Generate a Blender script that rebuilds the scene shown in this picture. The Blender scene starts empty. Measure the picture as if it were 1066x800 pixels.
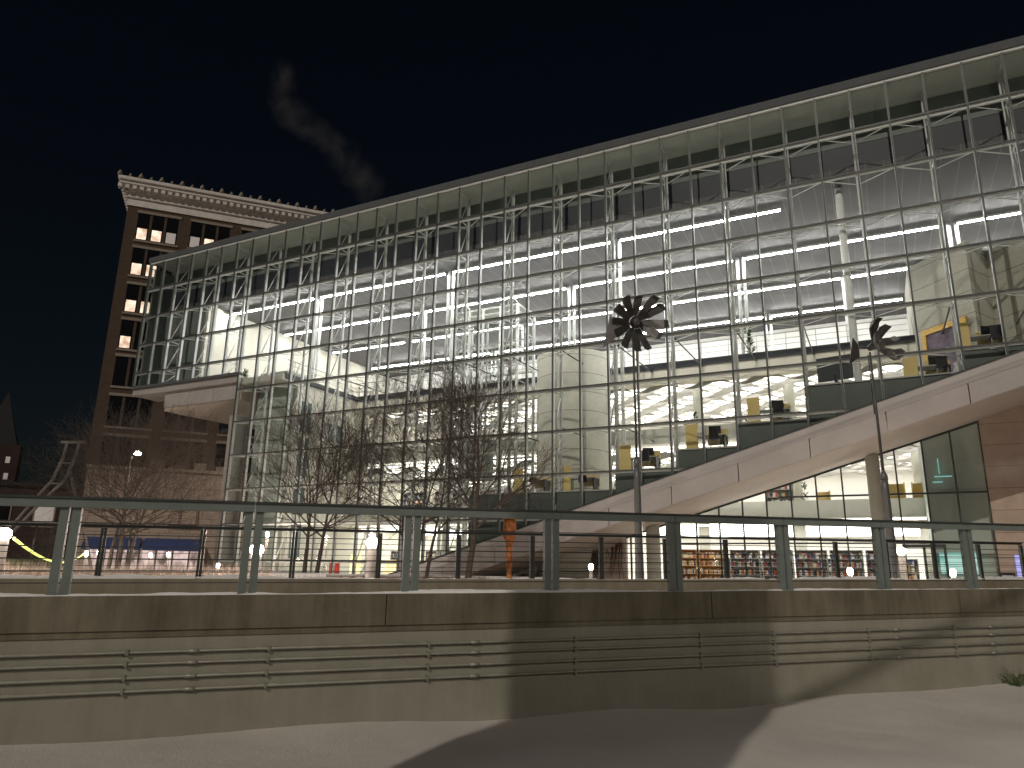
import bpy, math, random
from mathutils import Vector, Matrix
random.seed(11)
sc = bpy.context.scene
C = sc.collection
R = math.radians
PI = math.pi

# ------------------------------------------------------------------ mesh helper
class MB:
    def __init__(s): s.v = []; s.f = []; s.sm = []
    def poly(s, pts, smooth=False):
        n = len(s.v); s.v += [tuple(p) for p in pts]; s.f.append(tuple(range(n, n+len(pts)))); s.sm.append(smooth); return s
    def hexa(s, p):                       # 8 corners: bottom 4 then top 4
        n = len(s.v); s.v += [tuple(q) for q in p]
        for q in ((3,2,1,0),(4,5,6,7),(0,1,5,4),(1,2,6,5),(2,3,7,6),(3,0,4,7)):
            s.f.append(tuple(n+i for i in q)); s.sm.append(False)
        return s
    def box(s, x0, x1, y0, y1, z0, z1):
        return s.hexa([(x0,y0,z0),(x1,y0,z0),(x1,y1,z0),(x0,y1,z0),(x0,y0,z1),(x1,y0,z1),(x1,y1,z1),(x0,y1,z1)])
    def slope(s, x0, x1, y0, y1, zb, zt): # box whose bottom and top run along slopes zb(x), zt(x)
        return s.hexa([(x0,y0,zb(x0)),(x1,y0,zb(x1)),(x1,y1,zb(x1)),(x0,y1,zb(x0)),(x0,y0,zt(x0)),(x1,y0,zt(x1)),(x1,y1,zt(x1)),(x0,y1,zt(x0))])
    def tube(s, a, b, r0, r1=None, n=6, cap=True, smooth=True):
        a = Vector(a); b = Vector(b); r1 = r0 if r1 is None else r1
        d = b-a
        if d.length < 1e-6: return s
        d.normalize(); u = d.orthogonal().normalized(); w = d.cross(u)
        k = len(s.v)
        for c, r in ((a,r0),(b,r1)):
            for i in range(n):
                t = 2*PI*i/n; s.v.append(tuple(c + (u*math.cos(t)+w*math.sin(t))*r))
        for i in range(n):
            j = (i+1) % n; s.f.append((k+i,k+j,k+n+j,k+n+i)); s.sm.append(smooth)
        if cap:
            s.f.append(tuple(k+n-1-i for i in range(n))); s.f.append(tuple(k+n+i for i in range(n))); s.sm += [False, False]
        return s
    def path(s, pts, r, n=6):
        for a, b in zip(pts, pts[1:]): s.tube(a, b, r, r, n)
        return s
    def lathe(s, prof, cx=0, cy=0, n=20, smooth=True):   # prof [(r,z)]
        k = len(s.v)
        for r, z in prof:
            for i in range(n):
                t = 2*PI*i/n; s.v.append((cx+r*math.cos(t), cy+r*math.sin(t), z))
        for j in range(len(prof)-1):
            for i in range(n):
                m = (i+1) % n; s.f.append((k+j*n+i,k+j*n+m,k+(j+1)*n+m,k+(j+1)*n+i)); s.sm.append(smooth)
        s.f.append(tuple(k+n-1-i for i in range(n))); s.f.append(tuple(k+(len(prof)-1)*n+i for i in range(n))); s.sm += [False, False]
        return s
    def prism(s, pts, z0, z1):            # pts in xy, ccw
        n = len(pts); k = len(s.v)
        s.v += [(x,y,z0) for x,y in pts]+[(x,y,z1) for x,y in pts]
        s.f.append(tuple(k+n-1-i for i in range(n))); s.f.append(tuple(k+n+i for i in range(n))); s.sm += [False, False]
        for i in range(n):
            j = (i+1) % n; s.f.append((k+i,k+j,k+n+j,k+n+i)); s.sm.append(False)
        return s
    def build(s, name, mat, parent=None, label=None, kind=None):
        me = bpy.data.meshes.new(name); me.from_pydata(s.v, [], s.f)
        me.polygons.foreach_set('use_smooth', s.sm)
        me.materials.append(mat); me.update()
        o = bpy.data.objects.new(name, me); C.objects.link(o)
        if parent is not None: o.parent = parent
        if label: o['label'] = label
        if kind: o['kind'] = kind
        return o

def thing(name, label, cat, loc=(0,0,0), rz=0, group=None):
    o = bpy.data.objects.new(name, None); C.objects.link(o); o.empty_display_size = .2
    o.location = loc; o.rotation_euler = (0,0,rz); o['label'] = label; o['category'] = cat
    if group: o['group'] = group
    return o
def tag(o, label, cat, group=None):
    o['label'] = label; o['category'] = cat
    if group: o['group'] = group
    return o
def kids(o): return [x for x in bpy.data.objects if x.parent is o]
def dup(root, loc, rz=0, label=None, group=None):
    def cp(o, par):
        c = o.copy(); C.objects.link(c)
        if par is not None: c.parent = par
        for ch in kids(o): cp(ch, c)
        return c
    r = cp(root, None); r.location = loc; r.rotation_euler = (0,0,rz)
    if label: r['label'] = label
    if group: r['group'] = group
    return r

# ------------------------------------------------------------------ materials
def newmat(name):
    m = bpy.data.materials.new(name); m.use_nodes = True
    nt = m.node_tree; b = nt.nodes['Principled BSDF']
    return m, nt, b
def N(nt, t, **kw):
    n = nt.nodes.new(t)
    for k, v in kw.items():
        if k in n.inputs: n.inputs[k].default_value = v
        else: setattr(n, k, v)
    return n
def mat(name, col, rough=.6, var=.15, scale=3., metal=0., bump=0., bscale=40., stretch=(1,1,1), spec=.3):
    m, nt, b = newmat(name); L = nt.links
    tc = N(nt,'ShaderNodeTexCoord'); mp = N(nt,'ShaderNodeMapping'); mp.inputs['Scale'].default_value = stretch
    L.new(tc.outputs['Object'], mp.inputs['Vector'])
    no = N(nt,'ShaderNodeTexNoise', Scale=scale, Detail=6., Roughness=.65)
    L.new(mp.outputs[0], no.inputs['Vector'])
    cr = N(nt,'ShaderNodeValToRGB')
    cr.color_ramp.elements[0].position = .3; cr.color_ramp.elements[1].position = .72
    cr.color_ramp.elements[0].color = tuple(c*(1-var) for c in col)+(1,)
    cr.color_ramp.elements[1].color = tuple(min(1,c*(1+var)) for c in col)+(1,)
    L.new(no.outputs['Fac'], cr.inputs['Fac']); L.new(cr.outputs[0], b.inputs['Base Color'])
    b.inputs['Roughness'].default_value = rough; b.inputs['Metallic'].default_value = metal
    b.inputs['Specular IOR Level'].default_value = spec
    if bump:
        n2 = N(nt,'ShaderNodeTexNoise', Scale=bscale, Detail=5.); L.new(tc.outputs['Object'], n2.inputs['Vector'])
        bp = N(nt,'ShaderNodeBump', Strength=bump, Distance=.05); L.new(n2.outputs['Fac'], bp.inputs['Height']); L.new(bp.outputs[0], b.inputs['Normal'])
    return m
def emit(name, col, s):
    m, nt, b = newmat(name)
    b.inputs['Base Color'].default_value = (.8,.8,.8,1)
    b.inputs['Emission Color'].default_value = col+(1,); b.inputs['Emission Strength'].default_value = s
    return m
def emitn(name, c1, c2, scale, stretch=(1,1,1)):      # light seen through a window: uneven, with the room behind it
    m, nt, b = newmat(name); L = nt.links
    tc = N(nt,'ShaderNodeTexCoord'); mp = N(nt,'ShaderNodeMapping'); mp.inputs['Scale'].default_value = stretch; L.new(tc.outputs['Object'], mp.inputs['Vector'])
    no = N(nt,'ShaderNodeTexNoise', Scale=scale, Detail=3., Roughness=.6); L.new(mp.outputs[0], no.inputs['Vector'])
    cr = N(nt,'ShaderNodeValToRGB'); cr.color_ramp.elements[0].position = .36; cr.color_ramp.elements[1].position = .62
    cr.color_ramp.elements[0].color = c1+(1,); cr.color_ramp.elements[1].color = c2+(1,)
    L.new(no.outputs['Fac'], cr.inputs[0]); L.new(cr.outputs[0], b.inputs['Emission Color']); b.inputs['Emission Strength'].default_value = 1.
    b.inputs['Base Color'].default_value = (.3,.3,.3,1); return m
def concrete(name, c1, c2, streak=1.0):
    m, nt, b = newmat(name); L = nt.links
    tc = N(nt,'ShaderNodeTexCoord')
    big = N(nt,'ShaderNodeTexNoise', Scale=.9, Detail=5., Roughness=.6); L.new(tc.outputs['Object'], big.inputs['Vector'])
    mp = N(nt,'ShaderNodeMapping'); mp.inputs['Scale'].default_value = (2.6,2.6,.35); L.new(tc.outputs['Object'], mp.inputs['Vector'])
    st = N(nt,'ShaderNodeTexNoise', Scale=1.4, Detail=7., Roughness=.7); L.new(mp.outputs[0], st.inputs['Vector'])
    fine = N(nt,'ShaderNodeTexNoise', Scale=38., Detail=6., Roughness=.7); L.new(tc.outputs['Object'], fine.inputs['Vector'])
    a = N(nt,'ShaderNodeMath', operation='MULTIPLY_ADD'); a.inputs[1].default_value = streak
    L.new(st.outputs['Fac'], a.inputs[0]); L.new(big.outputs['Fac'], a.inputs[2])
    a2 = N(nt,'ShaderNodeMath', operation='MULTIPLY_ADD'); a2.inputs[1].default_value = .35; L.new(fine.outputs['Fac'], a2.inputs[0]); L.new(a.outputs[0], a2.inputs[2])
    mr = N(nt,'ShaderNodeMapRange'); mr.inputs['From Min'].default_value = .42+.4*streak; mr.inputs['From Max'].default_value = .9+.62*streak
    L.new(a2.outputs[0], mr.inputs['Value'])
    mx = N(nt,'ShaderNodeMix', data_type='RGBA'); mx.inputs[6].default_value = c1+(1,); mx.inputs[7].default_value = c2+(1,)
    L.new(mr.outputs[0], mx.inputs[0]); L.new(mx.outputs[2], b.inputs['Base Color'])
    b.inputs['Roughness'].default_value = .85; b.inputs['Specular IOR Level'].default_value = .2
    bp = N(nt,'ShaderNodeBump', Strength=.25, Distance=.02); L.new(fine.outputs['Fac'], bp.inputs['Height']); L.new(bp.outputs[0], b.inputs['Normal'])
    return m
def brickmat(name, c1, c2, mortar, w, h, msize=.01, bumps=.3, axis='xz', rough=.85):
    m, nt, b = newmat(name); L = nt.links
    tc = N(nt,'ShaderNodeTexCoord'); sp = N(nt,'ShaderNodeSeparateXYZ'); cb = N(nt,'ShaderNodeCombineXYZ')
    L.new(tc.outputs['Object'], sp.inputs[0])
    ad = N(nt,'ShaderNodeMath', operation='ADD'); L.new(sp.outputs['X'], ad.inputs[0]); L.new(sp.outputs['Y'], ad.inputs[1])
    L.new(ad.outputs[0], cb.inputs['X']); L.new(sp.outputs['Z'], cb.inputs['Y'])
    br = N(nt,'ShaderNodeTexBrick'); L.new(cb.outputs[0], br.inputs['Vector'])
    br.inputs['Color1'].default_value = c1+(1,); br.inputs['Color2'].default_value = c2+(1,); br.inputs['Mortar'].default_value = mortar+(1,)
    br.inputs['Scale'].default_value = 1; br.inputs['Brick Width'].default_value = w; br.inputs['Row Height'].default_value = h
    br.inputs['Mortar Size'].default_value = msize; br.inputs['Mortar Smooth'].default_value = .1
    no = N(nt,'ShaderNodeTexNoise', Scale=2.3, Detail=7., Roughness=.7); L.new(tc.outputs['Object'], no.inputs['Vector'])
    mr = N(nt,'ShaderNodeMapRange'); mr.inputs['To Min'].default_value = .7; mr.inputs['To Max'].default_value = 1.25; L.new(no.outputs['Fac'], mr.inputs['Value'])
    mx = N(nt,'ShaderNodeMix', data_type='RGBA', blend_type='MULTIPLY'); mx.inputs[0].default_value = 1
    L.new(br.outputs['Color'], mx.inputs[6]); L.new(mr.outputs[0], mx.inputs[7]); L.new(mx.outputs[2], b.inputs['Base Color'])
    b.inputs['Roughness'].default_value = rough; b.inputs['Specular IOR Level'].default_value = .2
    bp = N(nt,'ShaderNodeBump', Strength=bumps, Distance=.02); L.new(br.outputs['Fac'], bp.inputs['Height']); bp.invert = True; L.new(bp.outputs[0], b.inputs['Normal'])
    return m
def glassmat(name, tint, ior=1.45, k=.8):
    m = bpy.data.materials.new(name); m.use_nodes = True; nt = m.node_tree; nt.nodes.clear(); L = nt.links
    out = N(nt,'ShaderNodeOutputMaterial'); mix = N(nt,'ShaderNodeMixShader'); tr = N(nt,'ShaderNodeBsdfTransparent'); gl = N(nt,'ShaderNodeBsdfGlossy', Roughness=.03)
    tr.inputs[0].default_value = tint+(1,); gl.inputs[0].default_value = (.9,.95,.95,1)
    fr = N(nt,'ShaderNodeFresnel', IOR=ior); mu = N(nt,'ShaderNodeMath', operation='MULTIPLY'); mu.inputs[1].default_value = k
    L.new(fr.outputs[0], mu.inputs[0]); L.new(mu.outputs[0], mix.inputs[0]); L.new(tr.outputs[0], mix.inputs[1]); L.new(gl.outputs[0], mix.inputs[2]); L.new(mix.outputs[0], out.inputs[0])
    return m
def ribbed(name, c1, c2, period, width, axis='X', rough=.6):     # fine parallel ribs across one axis
    m, nt, b = newmat(name); L = nt.links
    tc = N(nt,'ShaderNodeTexCoord'); sp = N(nt,'ShaderNodeSeparateXYZ'); L.new(tc.outputs['Object'], sp.inputs[0])
    d = N(nt,'ShaderNodeMath', operation='DIVIDE'); d.inputs[1].default_value = period; L.new(sp.outputs[axis], d.inputs[0])
    fr = N(nt,'ShaderNodeMath', operation='FRACT'); L.new(d.outputs[0], fr.inputs[0])
    lt = N(nt,'ShaderNodeMath', operation='LESS_THAN'); lt.inputs[1].default_value = width; L.new(fr.outputs[0], lt.inputs[0])
    no = N(nt,'ShaderNodeTexNoise', Scale=.5, Detail=4.); L.new(tc.outputs['Object'], no.inputs['Vector'])
    mr = N(nt,'ShaderNodeMapRange'); mr.inputs['To Min'].default_value = .75; mr.inputs['To Max'].default_value = 1.25; L.new(no.outputs['Fac'], mr.inputs['Value'])
    mx = N(nt,'ShaderNodeMix', data_type='RGBA'); mx.inputs[6].default_value = c1+(1,); mx.inputs[7].default_value = c2+(1,); L.new(lt.outputs[0], mx.inputs[0])
    m2 = N(nt,'ShaderNodeMix', data_type='RGBA', blend_type='MULTIPLY'); m2.inputs[0].default_value = 1; L.new(mx.outputs[2], m2.inputs[6]); L.new(mr.outputs[0], m2.inputs[7])
    L.new(m2.outputs[2], b.inputs['Base Color']); b.inputs['Roughness'].default_value = rough
    return m
def booksmat(name, cols):
    m, nt, b = newmat(name); L = nt.links
    tc = N(nt,'ShaderNodeTexCoord'); mp = N(nt,'ShaderNodeMapping'); mp.inputs['Scale'].default_value = (14,.01,2.6); L.new(tc.outputs['Object'], mp.inputs['Vector'])
    fl = N(nt,'ShaderNodeVectorMath', operation='FLOOR'); L.new(mp.outputs[0], fl.inputs[0])
    wn = N(nt,'ShaderNodeTexWhiteNoise', noise_dimensions='3D'); L.new(fl.outputs[0], wn.inputs['Vector'])
    cr = N(nt,'ShaderNodeValToRGB'); cr.color_ramp.interpolation = 'CONSTANT'; el = cr.color_ramp.elements
    while len(el) < len(cols): el.new(.5)
    for i, c in enumerate(cols): el[i].position = i/len(cols); el[i].color = c+(1,)
    L.new(wn.outputs['Value'], cr.inputs[0]); L.new(cr.outputs[0], b.inputs['Base Color']); b.inputs['Roughness'].default_value = .6
    return m

def snowmat(name, col, s1=.5, s2=.5):
    m, nt, b = newmat(name); L = nt.links
    tc = N(nt,'ShaderNodeTexCoord')
    n1 = N(nt,'ShaderNodeTexNoise', Scale=.7, Detail=6., Roughness=.6); n2 = N(nt,'ShaderNodeTexNoise', Scale=48., Detail=5., Roughness=.7)
    L.new(tc.outputs['Object'], n1.inputs['Vector']); L.new(tc.outputs['Object'], n2.inputs['Vector'])
    ad = N(nt,'ShaderNodeMath', operation='MULTIPLY_ADD'); ad.inputs[1].default_value = .5; L.new(n2.outputs['Fac'], ad.inputs[0]); L.new(n1.outputs['Fac'], ad.inputs[2])
    mr = N(nt,'ShaderNodeMapRange'); mr.inputs['From Min'].default_value = .45; mr.inputs['From Max'].default_value = 1.05; L.new(ad.outputs[0], mr.inputs['Value'])
    mx = N(nt,'ShaderNodeMix', data_type='RGBA'); mx.inputs[6].default_value = tuple(c*.8 for c in col)+(1,); mx.inputs[7].default_value = col+(1,)
    L.new(mr.outputs[0], mx.inputs[0]); L.new(mx.outputs[2], b.inputs['Base Color'])
    b.inputs['Roughness'].default_value = .75; b.inputs['Specular IOR Level'].default_value = .25
    bp = N(nt,'ShaderNodeBump', Strength=s1, Distance=.12); L.new(n1.outputs['Fac'], bp.inputs['Height'])
    b2 = N(nt,'ShaderNodeBump', Strength=s2, Distance=.03); L.new(n2.outputs['Fac'], b2.inputs['Height']); L.new(bp.outputs[0], b2.inputs['Normal']); L.new(b2.outputs[0], b.inputs['Normal'])
    return m

M = dict(
 snow = snowmat('snow', (.66,.62,.57), .45, .6),
 snowcap = mat('snow_cap', (.82,.80,.78), .7, .06, 8, bump=.4, bscale=30),
 beamc = concrete('beam_concrete', (.085,.075,.05), (.225,.20,.145), 1.3),
 wallc = concrete('wall_concrete', (.225,.215,.165), (.325,.31,.255), .8),
 kerbc = concrete('kerb_concrete', (.2,.17,.12), (.36,.32,.24), 1.),
 deck = concrete('deck_concrete', (.2,.19,.17), (.3,.28,.25), .3),
 rail = mat('grey_green_paint', (.165,.195,.18), .45, .12, 6, metal=.0, bump=.05, bscale=60),
 raildark = mat('dark_paint', (.05,.055,.052), .5, .2, 6),
 cable = mat('cable_steel', (.06,.06,.06), .4, .1, 10, metal=.6),
 conduit = mat('conduit_paint', (.25,.245,.20), .5, .18, 5, metal=.2),
 clamp = mat('clamp_metal', (.33,.32,.28), .45, .2, 20, metal=.4),
 cap = mat('shaded_mullion_cap', (.085,.093,.09), .45, .1, 4),  # pale mullions seen unlit from outside: that shade is put into the colour
 mull = mat('pale_mullion_paint', (.78,.80,.78), .45, .06, 3),
 truss = mat('white_truss_paint', (.82,.84,.82), .45, .06, 3),
 roofm = mat('roof_metal', (.115,.122,.128), .75, .08, 2, spec=.1),
 panelA = mat('grey_green_fascia_panel', (.56,.60,.53), .6, .06, 1.2),
 panelB = mat('dark_green_panel', (.15,.175,.16), .5, .1, 1.5),
 clere = mat('blue_black_glass', (.02,.024,.035), .55, .05, 1, spec=.5),
 ceil = ribbed('ribbed_metal_ceiling', (.075,.072,.078), (.16,.16,.17), .78, .05),
 cream = mat('cream_plaster', (.74,.72,.63), .8, .05, .8),
 white = mat('white_plaster', (.80,.79,.76), .8, .04, 1),
 slab = mat('pale_slab', (.6,.58,.53), .8, .06, 1),
 floor = mat('grey_carpet', (.28,.27,.26), .9, .15, 6),
 darkband = mat('dark_edge_band', (.045,.05,.055), .5, .1, 3),
 parapet = mat('pale_parapet', (.5,.5,.44), .8, .06, 2),
 tower = brickmat('cast_concrete', (.50,.49,.42), (.46,.45,.39), (.2,.18,.15), 40., 1.1, .018, .3),
 beam = mat('pinkish_metal_cladding', (.435,.40,.385), .5, .11, .55),
 soffit = mat('soffit_metal', (.62,.53,.46), .6, .06, .7),
 gran = brickmat('pink_granite', (.45,.355,.29), (.40,.315,.255), (.2,.14,.11), 60., .95, .012, .35),
 gran2 = brickmat('pale_granite', (.55,.46,.40), (.49,.41,.36), (.3,.24,.2), 1.6, .75, .012, .35),
 terr = mat('dark_green_terrace_panel', (.10,.12,.108), .4, .1, 2),
 glass = glassmat('curtain_wall_glass', (.955,.97,.96), 1.42, .36),
 glassd = glassmat('lower_glazing_glass', (.95,.96,.95), 1.42, .16),
 glasst = glassmat('teal_glass', (.62,.80,.78), 1.45, 1.),
 core = mat('grey_green_core_panel', (.36,.41,.37), .6, .12, .6),
 tealwin = mat('dark_teal_window', (.10,.16,.16), .2, .1, 2, spec=.5),
 strip = emit('strip_light', (1.,.985,.95), 108.),
 panel = emit('bright_ceiling_panel', (1.,.97,.91), 6.5),
 baffle = mat('baffle_felt', (.42,.41,.39), .8, .05, 2),
 yellow = mat('yellow_laminate', (.62,.49,.20), .5, .06, 3),
 wood = mat('orange_wood', (.52,.27,.09), .5, .2, 5, stretch=(1,1,8)),
 black = mat('black_plastic', (.02,.02,.022), .4, .1, 5),
 greym = mat('grey_metal_shelf', (.4,.4,.39), .5, .06, 4),
 books = booksmat('mixed_books', [(.5,.12,.08),(.75,.72,.65),(.1,.14,.3),(.62,.5,.3),(.08,.08,.09),(.75,.75,.75),(.16,.26,.18),(.7,.35,.15)]),
 books2 = booksmat('warm_books', [(.75,.5,.2),(.8,.74,.6),(.65,.25,.12),(.8,.6,.35),(.3,.12,.08),(.85,.8,.7)]),
 gold = mat('gilt_frame', (.55,.36,.10), .4, .25, 9, metal=.35, bump=.3, bscale=25),
 canvas = mat('plum_canvas', (.16,.13,.17), .6, .5, 2.4),
 skin = mat('pale_paint', (.5,.42,.38), .7, .3, 6),
 bark = mat('brown_bark', (.10,.078,.066), .9, .3, 12),
 bark2 = mat('grey_brown_bark', (.11,.085,.07), .9, .3, 12),
 sculpt = mat('dark_weathered_steel', (.11,.105,.10), .5, .25, 4, metal=.5),
 pole = mat('grey_pole_steel', (.17,.17,.165), .45, .12, 3, metal=.4),
 bollard = mat('pale_bollard', (.62,.57,.53), .6, .08, 4),
 lamp = emit('lamp_glow', (1.,.9,.76), 38.),
 lampdim = emit('street_lamp_glow', (1.,.9,.76), 4.),
 lamps = emit('small_lamp_glow', (1.,.88,.72), 60.),
 brick = brickmat('brown_brick', (.125,.086,.06), (.095,.064,.046), (.12,.09,.07), .35, .12, .012, .2),
 sill = mat('limestone_trim', (.34,.28,.23), .8, .1, 2),
 cornice = mat('white_terracotta', (.85,.79,.74), .7, .14, 1.5, bump=.4, bscale=3),
 winlit = emitn('lit_window', (.62,.36,.22), (1.25,1.0,.76), 1.3),
 windim = emit('dim_window', (.9,.7,.6), .11),
 windark = mat('dark_window', (.012,.012,.014), .15, .1, 2, spec=.5),
 stone = brickmat('beige_stone_panel', (.50,.40,.33), (.45,.36,.30), (.2,.15,.12), 1.5, 1.2, .02, .3),
 awn = mat('navy_awning', (.05,.075,.20), .7, .15, 3),
 shop = emitn('shop_window_glow', (.10,.06,.055), (.80,.60,.54), 1.6, (1,1,.5)),
 dkbrick = brickmat('dark_brick', (.07,.045,.04), (.055,.036,.03), (.05,.04,.035), .4, .14, .012, .2),
 spire = mat('dark_slate', (.03,.028,.03), .7, .2, 2),
 gantry = mat('painted_steel_rib', (.26,.23,.21), .5, .1, 2),
 orange = mat('orange_fabric', (.36,.13,.045), .7, .65, 7),
 rope = emit('rope_light', (.85,.95,.12), 1.1),
 grass = mat('dry_grass', (.52,.42,.35), .9, .3, 8),
 hedge = mat('winter_hedge', (.20,.13,.10), .9, .3, 8),
 weed = mat('green_weed', (.09,.13,.05), .8, .3, 8),
 lawn = mat('frosty_lawn', (.17,.19,.08), .9, .3, 2),
 blue = emit('blue_lit_panel', (.03,.09,.75), .8),
 poster = mat('pale_poster', (.5,.5,.52), .5, .5, 9),
 teald = emit('teal_screen_glow', (.15,.75,.68), .5),
 red = mat('red_paint', (.5,.05,.04), .5, .1, 4),
 yel2 = emit('yellow_lit_board', (1.,.78,.22), .9),
 plant = mat('house_plant_leaf', (.05,.10,.04), .6, .3, 8),
 vine = mat('dry_vine', (.10,.06,.045), .9, .3, 8),
 lattice = mat('lift_frame_steel', (.72,.74,.72), .4, .08, 3),
)

# ------------------------------------------------------------------ camera, sky, sun
cam = bpy.data.cameras.new('camera'); co = bpy.data.objects.new('camera', cam); C.objects.link(co)
cam.sensor_fit = 'HORIZONTAL'; cam.sensor_width = 36.; cam.lens = 755.78/1066*36; cam.clip_end = 3000; cam.clip_start = .05
co.matrix_world = Matrix.Rotation(PI/2+.25083, 4, 'X') @ Matrix.Rotation(.016092, 4, 'Z')
sc.camera = co
LAMP2 = 2350.
SUN_AZ, SUN_EL = R(-153), R(36)          # azimuth clockwise from +Y of the light behind the camera
w = bpy.data.worlds.new('World'); sc.world = w; w.use_nodes = True
nt = w.node_tree; bg = nt.nodes['Background']; sky = nt.nodes.new('ShaderNodeTexSky'); sky.sky_type = 'NISHITA'; sky.sun_disc = False
sky.sun_elevation = SUN_EL; sky.sun_rotation = SUN_AZ; sky.air_density = 1.4; sky.dust_density = .2; sky.ozone_density = 4.
nt.links.new(sky.outputs[0], bg.inputs[0]); bg.inputs[1].default_value = .0014
sl = bpy.data.lights.new('sun', 'SUN'); sl.energy = 1.17; sl.angle = R(.45); sl.color = (1.,.91,.80)
so = bpy.data.objects.new('sun', sl); C.objects.link(so)
Ld = Vector((math.sin(SUN_AZ)*math.cos(SUN_EL), math.cos(SUN_AZ)*math.cos(SUN_EL), math.sin(SUN_EL)))
so.rotation_euler = Ld.to_track_quat('Z','Y').to_euler(); so.location = Ld*50

# ------------------------------------------------------------------ local frames
YAW = -.466307
T = Vector((-27.3825, 50.955, 0.)); FD = Vector((math.cos(YAW), math.sin(YAW), 0)); FN = Vector((-math.sin(YAW), math.cos(YAW), 0))
ZT = 22.017; RH = 2.16854
def F(c, d, z=0): return T + FD*c + FN*d + Vector((0,0,z))
WY = R(19.5); WD = Vector((math.cos(WY), math.sin(WY), 0)); WN = Vector((-math.sin(WY), math.cos(WY), 0))
def W(s, n, z=0): return WD*s + WN*n + Vector((0,0,z))
GZ = -.95                                 # plaza level; the lower snow lies at -1.75
def zcap(c): return 3.51+.304*(c-36.21)

# ------------------------------------------------------------------ ground
g = MB()
nx, ny = 90, 46
def snow_h(s, n):
    e = max(0., 1-(8.95-n)/1.6)
    h = .05*math.sin(s*.9+1.3*math.sin(n*.7))*.5 + .035*math.sin(s*2.3+n*1.1) + .02*math.sin(n*3.1-s*.7)
    h *= min(1,.25+max(0,(8.9-n))*.4)
    return -1.76+h*.9 + .05*e*e*(1+.6*math.sin(s*1.7)) + .10*max(0,min(1,(s-7)/4))*e
base = len(g.v)
for j in range(ny+1):
    n = -8+17.02*j/ny
    for i in range(nx+1):
        s = -14+42*i/nx; g.v.append(tuple(W(s, n, snow_h(s, n))))
for j in range(ny):
    for i in range(nx):
        a = j*(nx+1)+i; g.f.append((a,a+1,a+nx+2,a+nx+1)); g.sm.append(True)
k = g
k.poly([W(-200,-200,-1.80), W(200,-200,-1.80), W(200,9.02,-1.80), W(-200,9.02,-1.80)])
g.build('snow_ground', M['snow'], kind='structure')
MB().poly([W(-300,17.0,GZ), W(300,17.0,GZ), W(300,900,GZ), W(-300,900,GZ)]).build('plaza_ground', M['snow'], kind='structure')
MB().box(-60,60, 9.2,16.9, -1.1,-.66).build('bridge_deck', M['deck'], kind='structure').rotation_euler = (0,0,WY)

# ------------------------------------------------------------------ retaining wall, conduits, railings
S0, S1 = -12., 27.
zt = lambda s: -.313+.0118*s
wall = thing('retaining_wall', 'long weathered concrete retaining wall rising out of the snow in the foreground', 'wall', (0,0,0), WY)
b = MB()
b.slope(S0,S1, 8.898,9.25, lambda s:-2.4, lambda s: -.733+.0119*s)
b.build('wall_face', M['wallc'], wall)
b = MB(); edges = [S0,-7.6,-3.05,1.62,6.1,10.7,15.2,S1]
for a, c in zip(edges, edges[1:]):
    b.slope(a+.006,c-.006, 8.868,9.25, lambda s: -.665+.0119*s, zt)
b.slope(S0,S1, 8.885,9.25, lambda s: -.733+.0119*s, lambda s: -.665+.0119*s)
b.build('parapet_beam', M['beamc'], wall)
def snowline(name, s0, s1, n0, n1, zf, par, seed, h=.018):
    rr = random.Random(seed); q = MB(); nn = int((s1-s0)/.09); hv = h*.6; wv = .02; rows_ = []
    for i in range(nn+1):
        s = s0+(s1-s0)*i/nn
        hv = min(h*1.5, max(.002, hv+rr.gauss(0,h*.16))); wv = min(.07,max(.0,wv+rr.gauss(0,.008)))
        rows_.append([(s,n0+wv,zf(s)-.002),(s,n0+wv+.012,zf(s)+hv*.7),(s,(n0+n1)/2,zf(s)+hv*1.5),(s,n1-.02,zf(s)+hv),(s,n1,zf(s)-.002)])
    for a, b in zip(rows_, rows_[1:]):
        k = len(q.v); q.v += a+b
        for i in range(4): q.f.append((k+i,k+5+i,k+6+i,k+1+i)); q.sm.append(True)
    return q.build(name, M['snowcap'], par)
snowline('snow_strip', S0, S1, 8.872, 9.10, zt, wall, 3, .02)

ord_ = ['uppermost','second highest','third highest','lowest']
for i, (z0, r) in enumerate(((-.885,.015),(-1.0,.014),(-1.135,.016),(-1.265,.016))):
    sl_ = .0112-.0003*i
    t = thing('conduit', f'{ord_[i]} of the four grey pipes clamped along the concrete retaining wall', 'pipe', (0,0,0), WY, 'pipes along the retaining wall')
    MB().tube((S0,8.878,z0+sl_*S0),(S1,8.878,z0+sl_*S1), r, r, 10).build('pipe', M['conduit'], t)
    for s in (-4.9,-3.1,-1.05,.35,2.15,4.05,5.9,7.1,8.8,10.5,12.4,14.6):
        z = z0+sl_*s
        MB().box(s-.014,s+.014, 8.856,8.9, z-r-.010,z+r+.016).build('clamp', M['conduit'], t)
    for s in (-.42,2.72,9.35,11.3):
        z = z0+sl_*s
        q = MB().tube((s-.05,8.878,z),(s+.06,8.878,z), r+.006, r+.006, 8)
        q.build('coupling', M['clamp'], t)

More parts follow.
